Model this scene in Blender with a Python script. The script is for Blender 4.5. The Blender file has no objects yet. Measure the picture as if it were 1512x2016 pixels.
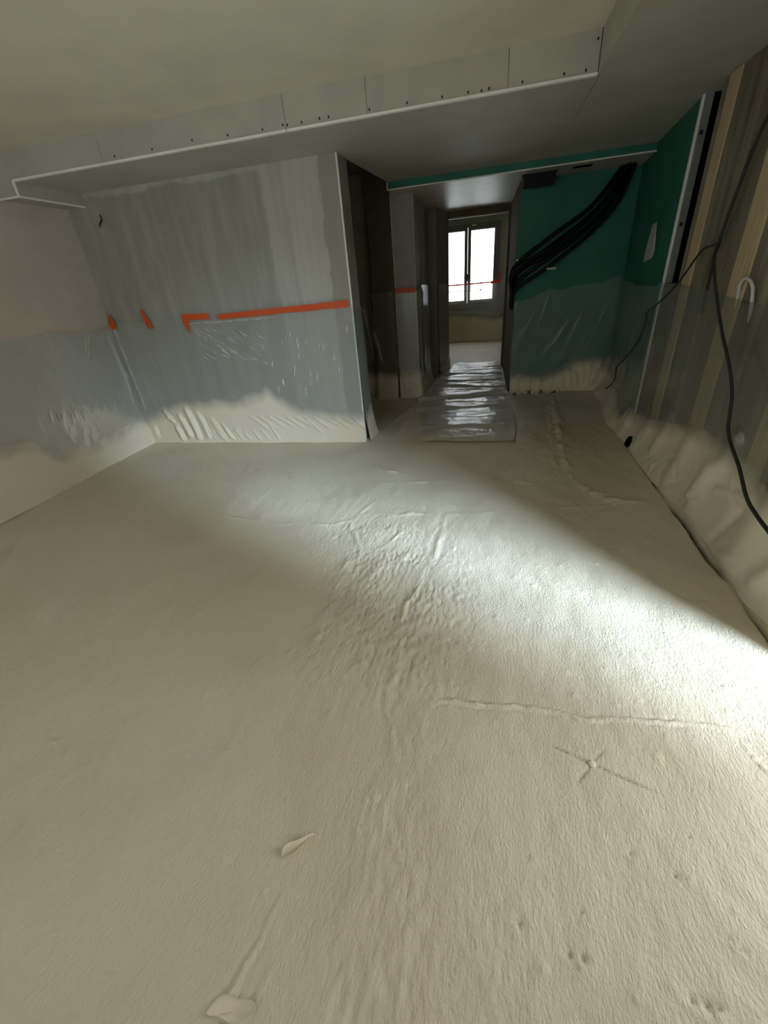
import bpy, bmesh, math, random
import numpy as np
from mathutils import Matrix, Vector
C = bpy.context.scene.collection
SC = bpy.context.scene
random.seed(4); RNG = np.random.RandomState(11)

# ------------------------------------------------------------------ camera
cd = bpy.data.cameras.new('camera'); cam = bpy.data.objects.new('camera', cd); C.objects.link(cam)
PITCH, ROLL, YAW = 0.50625082, 0.0915004, -0.25156816
_f = Vector((math.sin(YAW)*math.cos(PITCH), math.cos(YAW)*math.cos(PITCH), -math.sin(PITCH)))
_r = Vector((math.cos(YAW), -math.sin(YAW), 0)); _d = _f.cross(_r)
_r2 = math.cos(ROLL)*_r + math.sin(ROLL)*_d; _d2 = -math.sin(ROLL)*_r + math.cos(ROLL)*_d
m3 = Matrix((_r2, -_d2, -_f)).transposed()
cam.matrix_world = Matrix.Translation((0, 0, 1.45)) @ m3.to_4x4()
cd.sensor_fit = 'VERTICAL'; cd.sensor_height = 36.0; cd.lens = 815.0/2016*36; cd.clip_start = 0.02; cd.clip_end = 200
SC.camera = cam

# ------------------------------------------------------------------ light
w = bpy.data.worlds.new('overcast_sky'); SC.world = w; w.use_nodes = True
bg = w.node_tree.nodes['Background']; bg.inputs[0].default_value = (0.92, 0.96, 1.0, 1); bg.inputs[1].default_value = 3.8
sd = bpy.data.lights.new('hazy_sun', 'SUN'); so = bpy.data.objects.new('hazy_sun', sd); C.objects.link(so)
sd.energy = 24.0; sd.angle = math.radians(36); sd.color = (0.58, 0.77, 1.0)
so.rotation_euler = Vector((-0.71, 0.65, -0.37)).to_track_quat('-Z', 'Y').to_euler()
def portal(name, loc, rot, sx, sy):
    l = bpy.data.lights.new(name, 'AREA'); l.shape = 'RECTANGLE'; l.size = sx; l.size_y = sy
    l.cycles.is_portal = True
    o = bpy.data.objects.new(name, l); C.objects.link(o); o.location = loc; o.rotation_euler = rot
portal('opening_portal', (1.92, 0.90, 1.1), (0, math.radians(90), 0), 2.2, 1.1)
portal('rear_window_portal', (-1.7, -3.45, 1.6), (math.radians(90), 0, 0), 1.8, 1.3)
portal('far_window_portal', (-0.38, 11.5, 1.57), (math.radians(-90), 0, 0), 1.4, 1.8)
vs = SC.view_settings
SC.display_settings.display_device = 'sRGB'
vs.view_transform = 'Standard'; vs.look = 'None'; vs.gamma = 1; vs.use_curve_mapping = False; vs.exposure = 0.29

# ------------------------------------------------------------------ node helpers
class NT:
    def __init__(s, name):
        s.m = bpy.data.materials.new(name); s.m.use_nodes = True; s.t = s.m.node_tree; s.t.nodes.clear()
        s.out = s.t.nodes.new('ShaderNodeOutputMaterial')
    def n(s, kind, **kw):
        nd = s.t.nodes.new(kind)
        for k, v in kw.items():
            if k.startswith('i_'): s.set(nd, k[2:], v)
            else: setattr(nd, k, v)
        return nd
    def set(s, nd, k, v):
        k = int(k) if k.isdigit() else k.replace('_', ' ')
        if hasattr(v, 'is_linked') or isinstance(v, bpy.types.NodeSocket): s.t.links.new(v, nd.inputs[k])
        else: nd.inputs[k].default_value = v
    def pos(s, scale=(1, 1, 1), rot=(0, 0, 0)):
        g = s.n('ShaderNodeNewGeometry')
        mp = s.n('ShaderNodeMapping'); mp.inputs['Scale'].default_value = scale; mp.inputs['Rotation'].default_value = rot
        s.t.links.new(g.outputs['Position'], mp.inputs['Vector']); return mp.outputs[0]
    def noise(s, scale, vec=None, detail=4, rough=.55, dist=0):
        nd = s.n('ShaderNodeTexNoise'); nd.inputs['Scale'].default_value = scale; nd.inputs['Detail'].default_value = detail
        nd.inputs['Roughness'].default_value = rough; nd.inputs['Distortion'].default_value = dist
        s.t.links.new(vec if vec else s.pos(), nd.inputs['Vector']); return nd.outputs['Fac']
    def math(s, op, a, b=0.0, c=None, clamp=False):
        nd = s.n('ShaderNodeMath', operation=op); nd.use_clamp = clamp
        s.set(nd, '0', a); s.set(nd, '1', b)
        if c is not None: s.set(nd, '2', c)
        return nd.outputs[0]
    def ramp(s, x, a, b, lo=0.0, hi=1.0):
        nd = s.n('ShaderNodeMapRange', interpolation_type='SMOOTHSTEP')
        s.set(nd, 'Value', x); nd.inputs['From Min'].default_value = a; nd.inputs['From Max'].default_value = b
        nd.inputs['To Min'].default_value = lo; nd.inputs['To Max'].default_value = hi
        return nd.outputs[0]
    def mix(s, f, a, b):
        nd = s.n('ShaderNodeMix', data_type='RGBA'); s.set(nd, '0', f)
        for i, v in ((6, a), (7, b)):
            if isinstance(v, tuple): nd.inputs[i].default_value = (*v[:3], 1)
            else: s.t.links.new(v, nd.inputs[i])
        return nd.outputs[2]
    def bump(s, h, strength=.3, dist=.01, normal=None):
        nd = s.n('ShaderNodeBump'); nd.inputs['Strength'].default_value = strength; nd.inputs['Distance'].default_value = dist
        s.t.links.new(h, nd.inputs['Height'])
        if normal: s.t.links.new(normal, nd.inputs['Normal'])
        return nd.outputs[0]
    def bsdf(s, col, rough=.6, spec=.4, normal=None, metal=0):
        nd = s.n('ShaderNodeBsdfPrincipled')
        if isinstance(col, tuple): nd.inputs['Base Color'].default_value = (*col[:3], 1)
        else: s.t.links.new(col, nd.inputs['Base Color'])
        s.set(nd, 'Roughness', rough); nd.inputs['Specular IOR Level'].default_value = spec; nd.inputs['Metallic'].default_value = metal
        if normal: s.t.links.new(normal, nd.inputs['Normal'])
        return nd.outputs[0]
    def done(s, sh): s.t.links.new(sh, s.out.inputs[0]); return s.m
    def xyz(s):
        g = s.n('ShaderNodeNewGeometry'); x = s.n('ShaderNodeSeparateXYZ'); s.t.links.new(g.outputs['Position'], x.inputs[0]); return x.outputs

def plain(name, col, rough=.7, spec=.3, var=.12, scale=6, bump=.08, bs=60, metal=0):
    t = NT(name); f = t.noise(scale, detail=6)
    c = t.mix(t.ramp(f, .3, .7), tuple(v*(1-var) for v in col), tuple(min(1, v*(1+var)) for v in col))
    return t.done(t.bsdf(c, rough, spec, t.bump(t.noise(bs, detail=5), bump, .004), metal))

CREAM = (0.76, 0.67, 0.50)
def m_floor():
    t = NT('sprayed_foam'); a = t.n('ShaderNodeAttribute', attribute_name='crinkle').outputs['Fac']
    d = t.n('ShaderNodeAttribute', attribute_name='mark_shade').outputs['Fac']
    c = t.mix(t.ramp(t.noise(.9, detail=5), .35, .65), (.69, .60, .43), (.755, .67, .51))
    c = t.mix(t.ramp(t.noise(260, detail=3), .70, .78, 0, .35), c, (.45, .38, .26))
    c = t.mix(d, c, (.055, .045, .032))  # dark tone: drawn cross lines, plus painted shade in pits and crack
    peel = t.noise(120, t.pos((1, .55, 1), (0, 0, .35)), 3, .65)
    rip = t.n('ShaderNodeTexVoronoi', feature='SMOOTH_F1'); rip.inputs['Scale'].default_value = 26
    t.t.links.new(t.pos((1.7, .8, 1), (0, 0, .5)), rip.inputs['Vector'])
    n1 = t.bump(peel, .85, .0050)
    hh = t.math('MULTIPLY', rip.outputs['Distance'], a)
    n2 = t.bump(hh, .7, .016, n1)
    n3 = t.bump(t.noise(16, t.pos((1, .5, 1), (0, 0, .4)), 5), .35, .012, n2)
    return t.done(t.bsdf(c, .50, .42, n3))
def m_plaster():
    t = NT('skimmed_plaster'); x, y, z = t.xyz()
    nz = t.noise(5, detail=6); off = t.math('MULTIPLY', t.math('SUBTRACT', nz, .5), .10)
    xx = t.math('ADD', x, off); zz = t.math('ADD', z, off)
    c = t.mix(t.ramp(t.noise(2.2, t.pos((4, 1, .35)), 5), .35, .65), (.41, .395, .345), (.49, .475, .42))
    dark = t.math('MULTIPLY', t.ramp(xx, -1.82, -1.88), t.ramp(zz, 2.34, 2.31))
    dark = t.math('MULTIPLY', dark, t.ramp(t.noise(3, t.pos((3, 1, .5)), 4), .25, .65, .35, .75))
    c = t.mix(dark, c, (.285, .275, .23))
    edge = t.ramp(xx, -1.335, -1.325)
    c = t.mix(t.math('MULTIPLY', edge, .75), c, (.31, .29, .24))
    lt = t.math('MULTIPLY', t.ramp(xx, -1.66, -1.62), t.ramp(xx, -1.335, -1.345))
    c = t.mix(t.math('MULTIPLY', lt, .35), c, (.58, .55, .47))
    st = t.noise(1.0, t.pos((22, 1, .5)), 3, .6)
    c = t.mix(t.ramp(st, .55, .75, 0, .16), c, (.58, .57, .50))
    return t.done(t.bsdf(c, .72, .3, t.bump(t.noise(40, detail=6), .1, .004)))
def m_film(name, tint=(.67, .66, .585), fac=.32, rough=.24, gloss=.62, sprayc=CREAM):
    t = NT(name); a = t.n('ShaderNodeAttribute', attribute_name='spray').outputs['Fac']
    br = t.noise(5, detail=5); a2 = t.math('ADD', a, t.math('MULTIPLY', t.math('SUBTRACT', br, .5), .35))
    mask = t.ramp(a2, .12, .88)
    nb = t.bump(t.noise(7, t.pos((1.2, 1.2, .6)), 4, .5, .4), .30, .016)
    nb = t.bump(t.noise(30, t.pos((1, 1, .5), (.5, .5, 0)), 4), .15, .004, nb)
    film = t.n('ShaderNodeMixShader'); fo = t.n('ShaderNodeAttribute', attribute_name='fold').outputs['Fac']
    t.t.links.new(t.math('MULTIPLY_ADD', fo, .42, fac), film.inputs[0])
    tr = t.n('ShaderNodeBsdfTransparent'); tr.inputs[0].default_value = (.93, .95, .94, 1)
    t.t.links.new(tr.outputs[0], film.inputs[1]); t.t.links.new(t.bsdf(tint, rough, gloss, nb), film.inputs[2])
    gl = t.n('ShaderNodeBsdfGlossy'); gl.inputs['Roughness'].default_value = .2; t.t.links.new(nb, gl.inputs['Normal'])
    fr = t.n('ShaderNodeFresnel'); fr.inputs['IOR'].default_value = 1.5; t.t.links.new(nb, fr.inputs['Normal'])
    f2 = t.n('ShaderNodeMixShader'); t.t.links.new(t.math('MULTIPLY', fr.outputs[0], gloss, clamp=True), f2.inputs[0])
    t.t.links.new(film.outputs[0], f2.inputs[1]); t.t.links.new(gl.outputs[0], f2.inputs[2])
    foam = t.bsdf(t.mix(t.noise(4), tuple(v*.93 for v in sprayc), sprayc), .6, .35, t.bump(t.noise(60, detail=4), .25, .005))
    m = t.n('ShaderNodeMixShader'); t.t.links.new(mask, m.inputs[0])
    t.t.links.new(f2.outputs[0], m.inputs[1]); t.t.links.new(foam, m.inputs[2])
    return t.done(m.outputs[0])
def m_green():
    t = NT('moisture_board'); c = t.mix(t.ramp(t.noise(3, detail=5), .3, .7), (.026, .155, .110), (.038, .190, .140))
    return t.done(t.bsdf(c, .6, .35, t.bump(t.noise(180), .05, .002)))
def m_wood():
    t = NT('batten_wood'); g = t.noise(3.5, t.pos((30, 30, 1.2)), 6, .6, .4)
    c = t.mix(t.ramp(g, .3, .7), (.44, .34, .19), (.62, .50, .31))
    return t.done(t.bsdf(c, .7, .25, t.bump(g, .2, .004)))
def m_insul():
    t = NT('insulation_facing'); n = t.noise(2.6, t.pos((1, 1.5, .5)), 6, .6)
    c = t.mix(t.ramp(n, .35, .65), (.185, .155, .11), (.26, .23, .17))
    c = t.mix(t.ramp(t.noise(120), .62, .75, 0, .3), c, (.5, .45, .35))
    return t.done(t.bsdf(c, .75, .25, t.bump(n, .3, .02)))
def m_tape():
    t = NT('orange_tape'); b = t.bsdf((.80, .125, .022), .45, .5, t.bump(t.noise(90, t.pos((1, 1, 5))), .12, .002))
    tl = t.n('ShaderNodeBsdfTranslucent'); tl.inputs[0].default_value = (.85, .10, .03, 1)
    m = t.n('ShaderNodeMixShader'); m.inputs[0].default_value = .25
    t.t.links.new(b, m.inputs[1]); t.t.links.new(tl.outputs[0], m.inputs[2]); return t.done(m.outputs[0])
def m_glass():
    t = NT('window_glass'); tr = t.n('ShaderNodeBsdfTransparent'); gl = t.n('ShaderNodeBsdfGlossy'); gl.inputs['Roughness'].default_value = .02
    m = t.n('ShaderNodeMixShader'); m.inputs[0].default_value = .05
    t.t.links.new(tr.outputs[0], m.inputs[1]); t.t.links.new(gl.outputs[0], m.inputs[2]); return t.done(m.outputs[0])

M = dict(floor=m_floor(), plaster=m_plaster(), film=m_film('masking_film'),
    film_floor=m_film('floor_film', (.80, .77, .66), .70, .38, .65, (.70, .62, .46)),
    film_thin=m_film('clear_film', (.56, .57, .51), .19, .3, .35),
    film_dark=m_film('thin_film', (.5, .47, .40), .18),
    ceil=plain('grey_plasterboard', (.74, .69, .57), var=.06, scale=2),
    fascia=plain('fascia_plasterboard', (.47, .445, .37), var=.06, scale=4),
    lowc=plain('window_lit_ceiling_board', (.74, .66, .53), var=.05, rough=.42, spec=.6, bump=.06),  # paler, warmer base colour stands for far-window light on the corridor ceiling
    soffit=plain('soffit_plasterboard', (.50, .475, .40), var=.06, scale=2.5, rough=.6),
    left=plain('pinkish_plaster', (.55, .475, .39), var=.06, scale=2.5),
    ret=plain('return_plaster', (.33, .31, .265), var=.08, scale=5),
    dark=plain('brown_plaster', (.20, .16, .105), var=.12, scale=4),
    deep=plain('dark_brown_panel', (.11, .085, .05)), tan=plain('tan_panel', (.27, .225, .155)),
    post=plain('grey_mauve_board', (.40, .365, .32), var=.07, scale=5),
    bead=plain('white_corner_bead', (.88, .86, .78), var=.04, rough=.5),
    green=m_green(), wood=m_wood(), insul=m_insul(), tape=m_tape(), glass=m_glass(),
    zinc=plain('galvanised_steel', (.30, .30, .29), rough=.45, var=.1, metal=.5),
    black=plain('black_plastic', (.005, .005, .006), rough=.42, spec=.22),
    void=plain('black_void', (.003, .003, .003), rough=.9, spec=.05),  # flat black puts the darkness of gaps and holes into colour
    cable=plain('grey_black_cable', (.030, .030, .027), rough=.5),
    paper=plain('white_paper', (.62, .60, .58), rough=.7),
    screw=plain('dark_screw', (.03, .025, .02), rough=.5),
    brown=plain('brown_door_frame', (.17, .13, .075), rough=.9, spec=.1, var=.1),
    winf=plain('grey_window_frame', (.16, .16, .135), rough=.4, var=.05),
    farw=plain('far_room_plaster', (.42, .43, .34), var=.06),
    cream=plain('foam_crumb', CREAM, rough=.7, bs=40, bump=.3),
    outside=plain('pale_render', (.75, .74, .66), var=.05), rear=plain('rear_plaster', (.50, .45, .37)),
    leafy=plain('pale_foliage', (.25, .35, .18), var=.3, scale=5))

# ------------------------------------------------------------------ mesh helpers
def link(name, me, mat, parent=None, kind=None, label=None, cat=None, group=None):
    o = bpy.data.objects.new(name, me); C.objects.link(o)
    if me is not None and mat is not None and not me.materials: me.materials.append(mat)
    if parent: o.parent = parent
    for k, v in (('kind', kind), ('label', label), ('category', cat), ('group', group)):
        if v: o[k] = v
    return o
def empty(name, loc=(0, 0, 0), **k):
    o = link(name, None, None, **k); o.location = loc; return o
def mesh(name, v, f, smooth=False):
    me = bpy.data.meshes.new(name); me.from_pydata([tuple(p) for p in v], [], f)
    bm = bmesh.new(); bm.from_mesh(me); bmesh.ops.recalc_face_normals(bm, faces=bm.faces); bm.to_mesh(me); bm.free()
    if smooth: me.polygons.foreach_set('use_smooth', [True]*len(me.polygons))
    return me
def box(name, x0, x1, y0, y1, z0, z1, mat, parent=None, bev=0, off=(0, 0, 0), **k):
    bm = bmesh.new(); bmesh.ops.create_cube(bm, size=1)
    for v in bm.verts:
        v.co = Vector(((x0+x1)/2+v.co.x*(x1-x0)-off[0], (y0+y1)/2+v.co.y*(y1-y0)-off[1], (z0+z1)/2+v.co.z*(z1-z0)-off[2]))
    if bev: bmesh.ops.bevel(bm, geom=bm.edges[:], offset=bev, segments=2, affect='EDGES')
    me = bpy.data.meshes.new(name); bm.to_mesh(me); bm.free()
    return link(name, me, mat, parent, **k)
def prism(name, poly, z0, z1, mat, parent=None, **k):
    n = len(poly); v = [(x, y, z0) for x, y in poly]+[(x, y, z1) for x, y in poly]
    f = [list(range(n))[::-1], list(range(n, 2*n))]+[[i, (i+1) % n, n+(i+1) % n, n+i] for i in range(n)]
    return link(name, mesh(name, v, f), mat, parent, **k)
def hexa(name, lo, hi, mat, parent=None, **k):   # two quads joined
    v = list(lo)+list(hi); f = [[0, 1, 2, 3], [7, 6, 5, 4]]+[[i, (i+1) % 4, 4+(i+1) % 4, 4+i] for i in range(4)]
    return link(name, mesh(name, v, f), mat, parent, **k)
def gridmesh(name, P, attrs=None, mask=None):
    nu, nv = P.shape[:2]; me = bpy.data.meshes.new(name)
    idx = np.arange(nu*nv).reshape(nu, nv)
    q = np.stack([idx[:-1, :-1], idx[1:, :-1], idx[1:, 1:], idx[:-1, 1:]], -1).reshape(-1, 4)
    if mask is not None: q = q[mask.reshape(-1)]
    me.vertices.add(nu*nv); me.vertices.foreach_set('co', P.reshape(-1).astype(np.float32))
    me.loops.add(q.size); me.loops.foreach_set('vertex_index', q.reshape(-1).astype(np.int32))
    me.polygons.add(len(q)); me.polygons.foreach_set('loop_start', np.arange(0, q.size, 4, dtype=np.int32))
    me.polygons.foreach_set('use_smooth', np.ones(len(q), bool)); me.update(calc_edges=True)
    for k, a in (attrs or {}).items():
        at = me.attributes.new(k, 'FLOAT', 'POINT'); at.data.foreach_set('value', a.reshape(-1).astype(np.float32))
    return me
def vnoise(x, y, seed=0):
    r = np.random.RandomState(seed).rand(256, 256)
    xi = np.floor(x).astype(int); yi = np.floor(y).astype(int); fx = x-xi; fy = y-yi
    fx = fx*fx*(3-2*fx); fy = fy*fy*(3-2*fy); g = lambda a, b: r[a & 255, b & 255]
    return (g(xi, yi)*(1-fx)+g(xi+1, yi)*fx)*(1-fy)+(g(xi, yi+1)*(1-fx)+g(xi+1, yi+1)*fx)*fy-.5
def fbm(x, y, seed=0, o=4):
    s = 0; a = 1
    for i in range(o): s = s+a*vnoise(x*2**i+i*17.3, y*2**i+i*9.1, seed+i); a *= .5
    return s
def segdist(X, Y, pts):
    best = np.full(X.shape, 1e3); along = np.zeros(X.shape); L = 0
    for (x0, y0), (x1, y1) in zip(pts[:-1], pts[1:]):
        dx, dy = x1-x0, y1-y0; l2 = dx*dx+dy*dy; t = np.clip(((X-x0)*dx+(Y-y0)*dy)/l2, 0, 1)
        d = np.hypot(X-x0-t*dx, Y-y0-t*dy); m = d < best; best[m] = d[m]; along[m] = (L+t*math.sqrt(l2))[m]; L += math.sqrt(l2)
    return best, along, L
def tube(name, pts, r, mat, parent=None, seg=10, sub=8, ribs=0, **k):
    P = [Vector(p) for p in pts]; out = []
    for i in range(len(P)-1):
        p0 = P[max(i-1, 0)]; p1 = P[i]; p2 = P[i+1]; p3 = P[min(i+2, len(P)-1)]
        for j in range(sub):
            t = j/sub
            out.append(.5*((2*p1)+(p2-p0)*t+(2*p0-5*p1+4*p2-p3)*t*t+(3*p1-p0-3*p2+p3)*t**3))
    out.append(P[-1]); v = []; f = []; ref = None
    for i, p in enumerate(out):
        t = (out[min(i+1, len(out)-1)]-out[max(i-1, 0)]).normalized()
        if ref is None: ref = t.orthogonal().normalized()
        ref = (ref-t*ref.dot(t)).normalized(); b = t.cross(ref)
        rr = r*(1+(ribs if i % 2 else -ribs))
        for s in range(seg):
            a = 2*math.pi*s/seg; v.append(p+(ref*math.cos(a)+b*math.sin(a))*rr)
    n = len(out)
    for i in range(n-1):
        for s in range(seg): f.append([i*seg+s, i*seg+(s+1) % seg, (i+1)*seg+(s+1) % seg, (i+1)*seg+s])
    f.append(list(range(seg))[::-1]); f.append([(n-1)*seg+s for s in range(seg)])
    return link(name, mesh(name, v, f, True), mat, parent, **k)

# ------------------------------------------------------------------ floor
SO = 2.366   # underside of the lowered ceiling
CT = 2.55    # upper ceiling
xs = np.concatenate([np.linspace(-3.95, -2.2, 110)[:-1], np.linspace(-2.2, 1.45, 480), np.linspace(1.45, 2.0, 12)[1:]])
ys = np.concatenate([np.linspace(-3.3, 0.0, 50)[:-1], np.linspace(0.0, 1.6, 270)[:-1], np.linspace(1.6, 4.4, 300)[:-1], np.linspace(4.4, 11.5, 180)])
X, Y = np.meshgrid(xs, ys, indexing='ij')
Z = .030*fbm(X*.9, Y*.9, 3, 3)+.008*fbm(X*3.5+Y*.8, Y*2.2, 9, 3)+.0035*fbm(X*14+Y*3, Y*8, 21, 3)
crk = np.clip(1.3-np.hypot((X+.42)/.42, (Y-1.62)/.75), 0, 1)+np.clip(1.1-np.hypot((X+.72)/.5, (Y-2.2)/.35), 0, 1)*.8
crk += np.clip(1.2-np.abs(X+.25+.12*(Y-.6))/.17, 0, 1)*np.clip((1.5-Y)*2, 0, 1)*.8
crk += np.clip(1-np.hypot((X-.1)/.3, (Y-.4)/.25), 0, 1)*.5
crk = np.clip(crk, 0, 1)*np.clip(.9+1.2*fbm(X*5, Y*5, 40, 3), 0, 1)
rip = np.abs(fbm(X*26+Y*12, Y*15-X*4, 55, 2)); Z += crk*(.0065*(.35-rip))
mark_shade = np.zeros_like(Z)
def ridge(pts, h, wd, rough=.5, seed=1, lumps=9, oneside=0):
    global Z
    bx = [p[0] for p in pts]; by = [p[1] for p in pts]; pad = wd*5+.05
    i = np.where((xs > min(bx)-pad) & (xs < max(bx)+pad))[0]; j = np.where((ys > min(by)-pad) & (ys < max(by)+pad))[0]
    sl = np.s_[i[0]:i[-1]+1, j[0]:j[-1]+1]; x, y = X[sl], Y[sl]
    wx = x+.030*fbm(x*7, y*7, seed, 4); wy = y+.030*fbm(x*7+7, y*7, seed+5, 4)
    d, al, L = segdist(wx, wy, pts); fade = np.clip(al/.12, 0, 1)*np.clip((L-al)/.12, 0, 1)
    amp = h*(1-rough+rough*2*np.clip(.5+fbm(al*lumps, al*0+seed, seed+9, 2), 0, 1))*(.3+.7*fade)
    wv_ = wd*(1+1.2*fbm(x*11, y*11, seed+31, 2)); amp = amp*np.clip(.75+1.4*fbm(al*7, al*0+3, seed+41, 2), 0, 1.2); Z[sl] += amp*np.exp(-(d/np.maximum(wv_, wd*.35))**2)
    if oneside: Z[sl] -= amp*.45*np.exp(-((d-wd*2.2)/wd)**2)
ridge([(-2.204, 2.499), (-1.817, 2.38), (-1.344, 2.339), (-1.001, 2.35), (-0.874, 2.43), (-0.751, 2.708)], 0.0055, 0.0120, .4, 1)
ridge([(-0.874, 2.43), (-0.766, 2.173), (-0.695, 2.034), (-0.553, 2.131), (-0.482, 2.289)], 0.004, 0.012, .6, 3, oneside=1)
ridge([(-0.205, 2.511), (-0.229, 2.104), (-0.29, 1.845), (-0.335, 1.588), (-0.343, 1.409)], 0.0035, 0.016, .4, 5, oneside=1)
ridge([(-0.316, 1.258), (-0.324, 1.122), (-0.313, 0.982), (-0.269, 0.793), (-0.275, 0.693), (-0.238, 0.597)], 0.0026, 0.012, .7, 7, 16, 1)
ridge([(-0.163, 1.096), (-0.118, 1.056), (-0.05, 1.071), (0.047, 1.059), (0.233, 1.069), (0.408, 1.061), (0.58, 1.077), (0.827, 1.096), (0.988, 1.08), (1.12, 1.07)], 0.0055, 0.0075, .7, 11, 18, 1)
ridge([(0.896, 5.75), (0.85, 5.0), (0.779, 4.264), (0.707, 3.478), (0.746, 3.036), (0.868, 2.797), (1.1, 2.77)], 0.0288, 0.0338, .25, 13, 4)
ridge([(0.84, 5.7), (0.78, 5.0), (0.70, 4.264), (0.63, 3.478), (0.66, 3.036)], 0.0080, 0.0225, .4, 14, 4)
ridge([(-0.735, 2.058), (-0.756, 1.705), (-0.747, 1.427), (-0.693, 1.207)], 0.0060, 0.0300, .5, 15)
ridge([(-0.55, 2.0), (-0.6, 1.7), (-0.62, 1.4)], 0.0050, 0.0375, .5, 16)
ridge([(0.893, 1.106), (0.912, 1.019), (0.927, 0.956), (1.05, .8)], 0.005, 0.008, .6, 17, 14)
ridge([(0.062, 0.463), (0.111, 0.433), (0.157, 0.395), (0.199, 0.361)], 0.0035, 0.0083, .8, 19, 22, 1)
ridge([(-0.707, 2.514), (-0.13, 2.538), (0.551, 2.667), (1.221, 2.816)], 0.0045, 0.0150, .8, 23)
ridge([(-1.15, 3.9), (-1.05, 3.6), (-.85, 3.3), (-.6, 3.2)], 0.0070, 0.0150, .6, 25)
ridge([(-.9, 3.0), (-.1, 3.1), (.6, 3.05)], 0.0040, 0.0225, .8, 27)
ridge([(-1.05, 4.4), (-.95, 4.9), (-.85, 5.3)], 0.0080, 0.0225, .4, 28)
ridge([(-.86, 5.0), (-.8, 4.5), (-.9, 4.1)], 0.0070, 0.0150, .4, 29)
ridge([(-.57, .10), (-.535, .20), (-.50, .30), (-.49, .38)], 0.004, 0.006, .5, 31, 14, 1)
ridge([(-.50, .12), (-.47, .22), (-.44, .32)], 0.0040, 0.0060, .6, 33, 14)
ridge([(-.53, .44), (-.50, .40), (-.49, .34)], 0.0030, 0.0060, .6, 34, 14)
# drawn cross under a thin skin of foam, with a fixing head at its centre
for pts in ([(0.271, 0.943), (0.4, 0.894), (0.49, 0.86), (0.582, 0.83)], [(0.339, 0.815), (0.4, 0.894), (0.461, 0.961)]):
    d, al, L = segdist(X+.004*fbm(X*30, Y*30, 2), Y, pts)
    k = np.exp(-(d/.0035)**2)*np.clip(al/.03, 0, 1)*np.clip((L-al)/.05, 0, 1); Z -= .004*k; mark_shade = np.maximum(mark_shade, .6*k*np.clip(.8+fbm(al*40, al*0, 5, 2), 0, 1))
for px, py, r, dep in [(0.254, 0.414, .008, .014), (0.285, 0.413, .009, .016), (0.265, 0.394, .006, .010), (0.506, 0.388, .008, .014), (0.535, 0.386, .011, .015), (0.559, 0.388, .006, .012), (0.453, 0.653, .007, .010), (0.174, 0.593, .008, .006),
        (0.55, 0.618, .006, .008), (0.629, 0.51, .005, .008), (0.137, 0.447, .008, .008), (.645, .492, .006, .006), (.3, .5, .003, .006), (.15, .53, .003, .006), (.62, .72, .004, .006)]:
    d = np.hypot(X-px, Y-py); k = np.exp(-(d/r)**2); Z -= dep*.7*k; Z += dep*.2*np.exp(-((np.hypot(X-px, Y-py+r*1.6)-r)/r)**2)*(d < .06)
    mark_shade = np.maximum(mark_shade, .55*np.exp(-(d/(r*.55))**2))  # painted shade: darker colour down in the pits
for i in range(160):   # small blisters scattered through the foam
    px = RNG.uniform(-2.0, 1.1); py = RNG.uniform(.2, 3.4); r = RNG.uniform(.005, .012); d = np.abs(X-px)+np.abs(Y-py)
    i0 = np.searchsorted(xs, px-.05); i1 = np.searchsorted(xs, px+.05); j0 = np.searchsorted(ys, py-.05); j1 = np.searchsorted(ys, py+.05)
    s = np.s_[i0:i1, j0:j1]; Z[s] += r*.45*np.exp(-(np.hypot(X[s]-px, Y[s]-py)/r)**2)
# hollow torn open near the photographer
d = np.hypot((X+.51)/.048, (Y-.150)/.014); Z -= .012*np.exp(-d**4)
# crack, shade in its depth coloured in, where the floor foam has shrunk away from the right-hand sheet
CR = [(1.30, 3.80), (1.268, 3.057), (1.262, 2.578), (1.252, 2.139), (1.240, 1.845), (1.22, 1.544), (1.20, 1.30)]
d, al, L = segdist(X+.012*fbm(X*7, Y*7, 61, 3), Y, CR)
k = np.exp(-(d/.0115)**2)*np.clip(.5+1.6*fbm(al*3.1, al*0, 71, 2)+.25*(al > 1.1), 0, 1)
Z -= .05*k; mark_shade = np.maximum(mark_shade, 1.0*np.clip(k*1.4, 0, 1))  # near-black colour adds the shade inside the crack
Z -= Z[np.abs(X) < 1].mean()
# coves up to the walls
Z += .05*np.exp(-((X+3.86)/.06)**2)*(Y < 4.2)
floor = link('floor', gridmesh('floor', np.stack([X, Y, Z], -1), {'crinkle': crk, 'mark_shade': mark_shade}), M['floor'], kind='structure')
floor_z = lambda x, y: float(Z[min(np.searchsorted(xs, x), len(xs)-1), min(np.searchsorted(ys, y), len(ys)-1)])

# ------------------------------------------------------------------ walls
S = dict(kind='structure')
wl = box('wall_left', -4.05, -3.82, -3.4, 6.2, -.1, 2.7, M['left'], **S)
wb = empty('wall_back', **S)
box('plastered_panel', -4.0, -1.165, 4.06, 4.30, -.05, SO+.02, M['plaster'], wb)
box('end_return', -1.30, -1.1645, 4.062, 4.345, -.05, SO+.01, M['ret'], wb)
box('corner_bead', -1.172, -1.160, 4.053, 4.075, -.01, SO-.002, M['bead'], wb)
wre = empty('wall_rear', **S)
for a_, b_, c_, d_ in ((-4.0, -2.6, -.1, 2.7), (-.8, 2.0, -.1, 2.7), (-2.6, -.8, -.1, .95), (-2.6, -.8, 2.25, 2.7)): box('wall_panel', a_, b_, -3.45, -3.2, c_, d_, M['rear'], wre)
wr = empty('wall_right', **S)
SOF_R = 1.50
box('masonry', 1.47, 1.92, 1.40, 3.86, -.1, 2.6, M['void'], wr)
box('masonry_pier', 1.30, 1.92, -3.4, .42, -.1, 2.6, M['rear'], wr)
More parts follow.
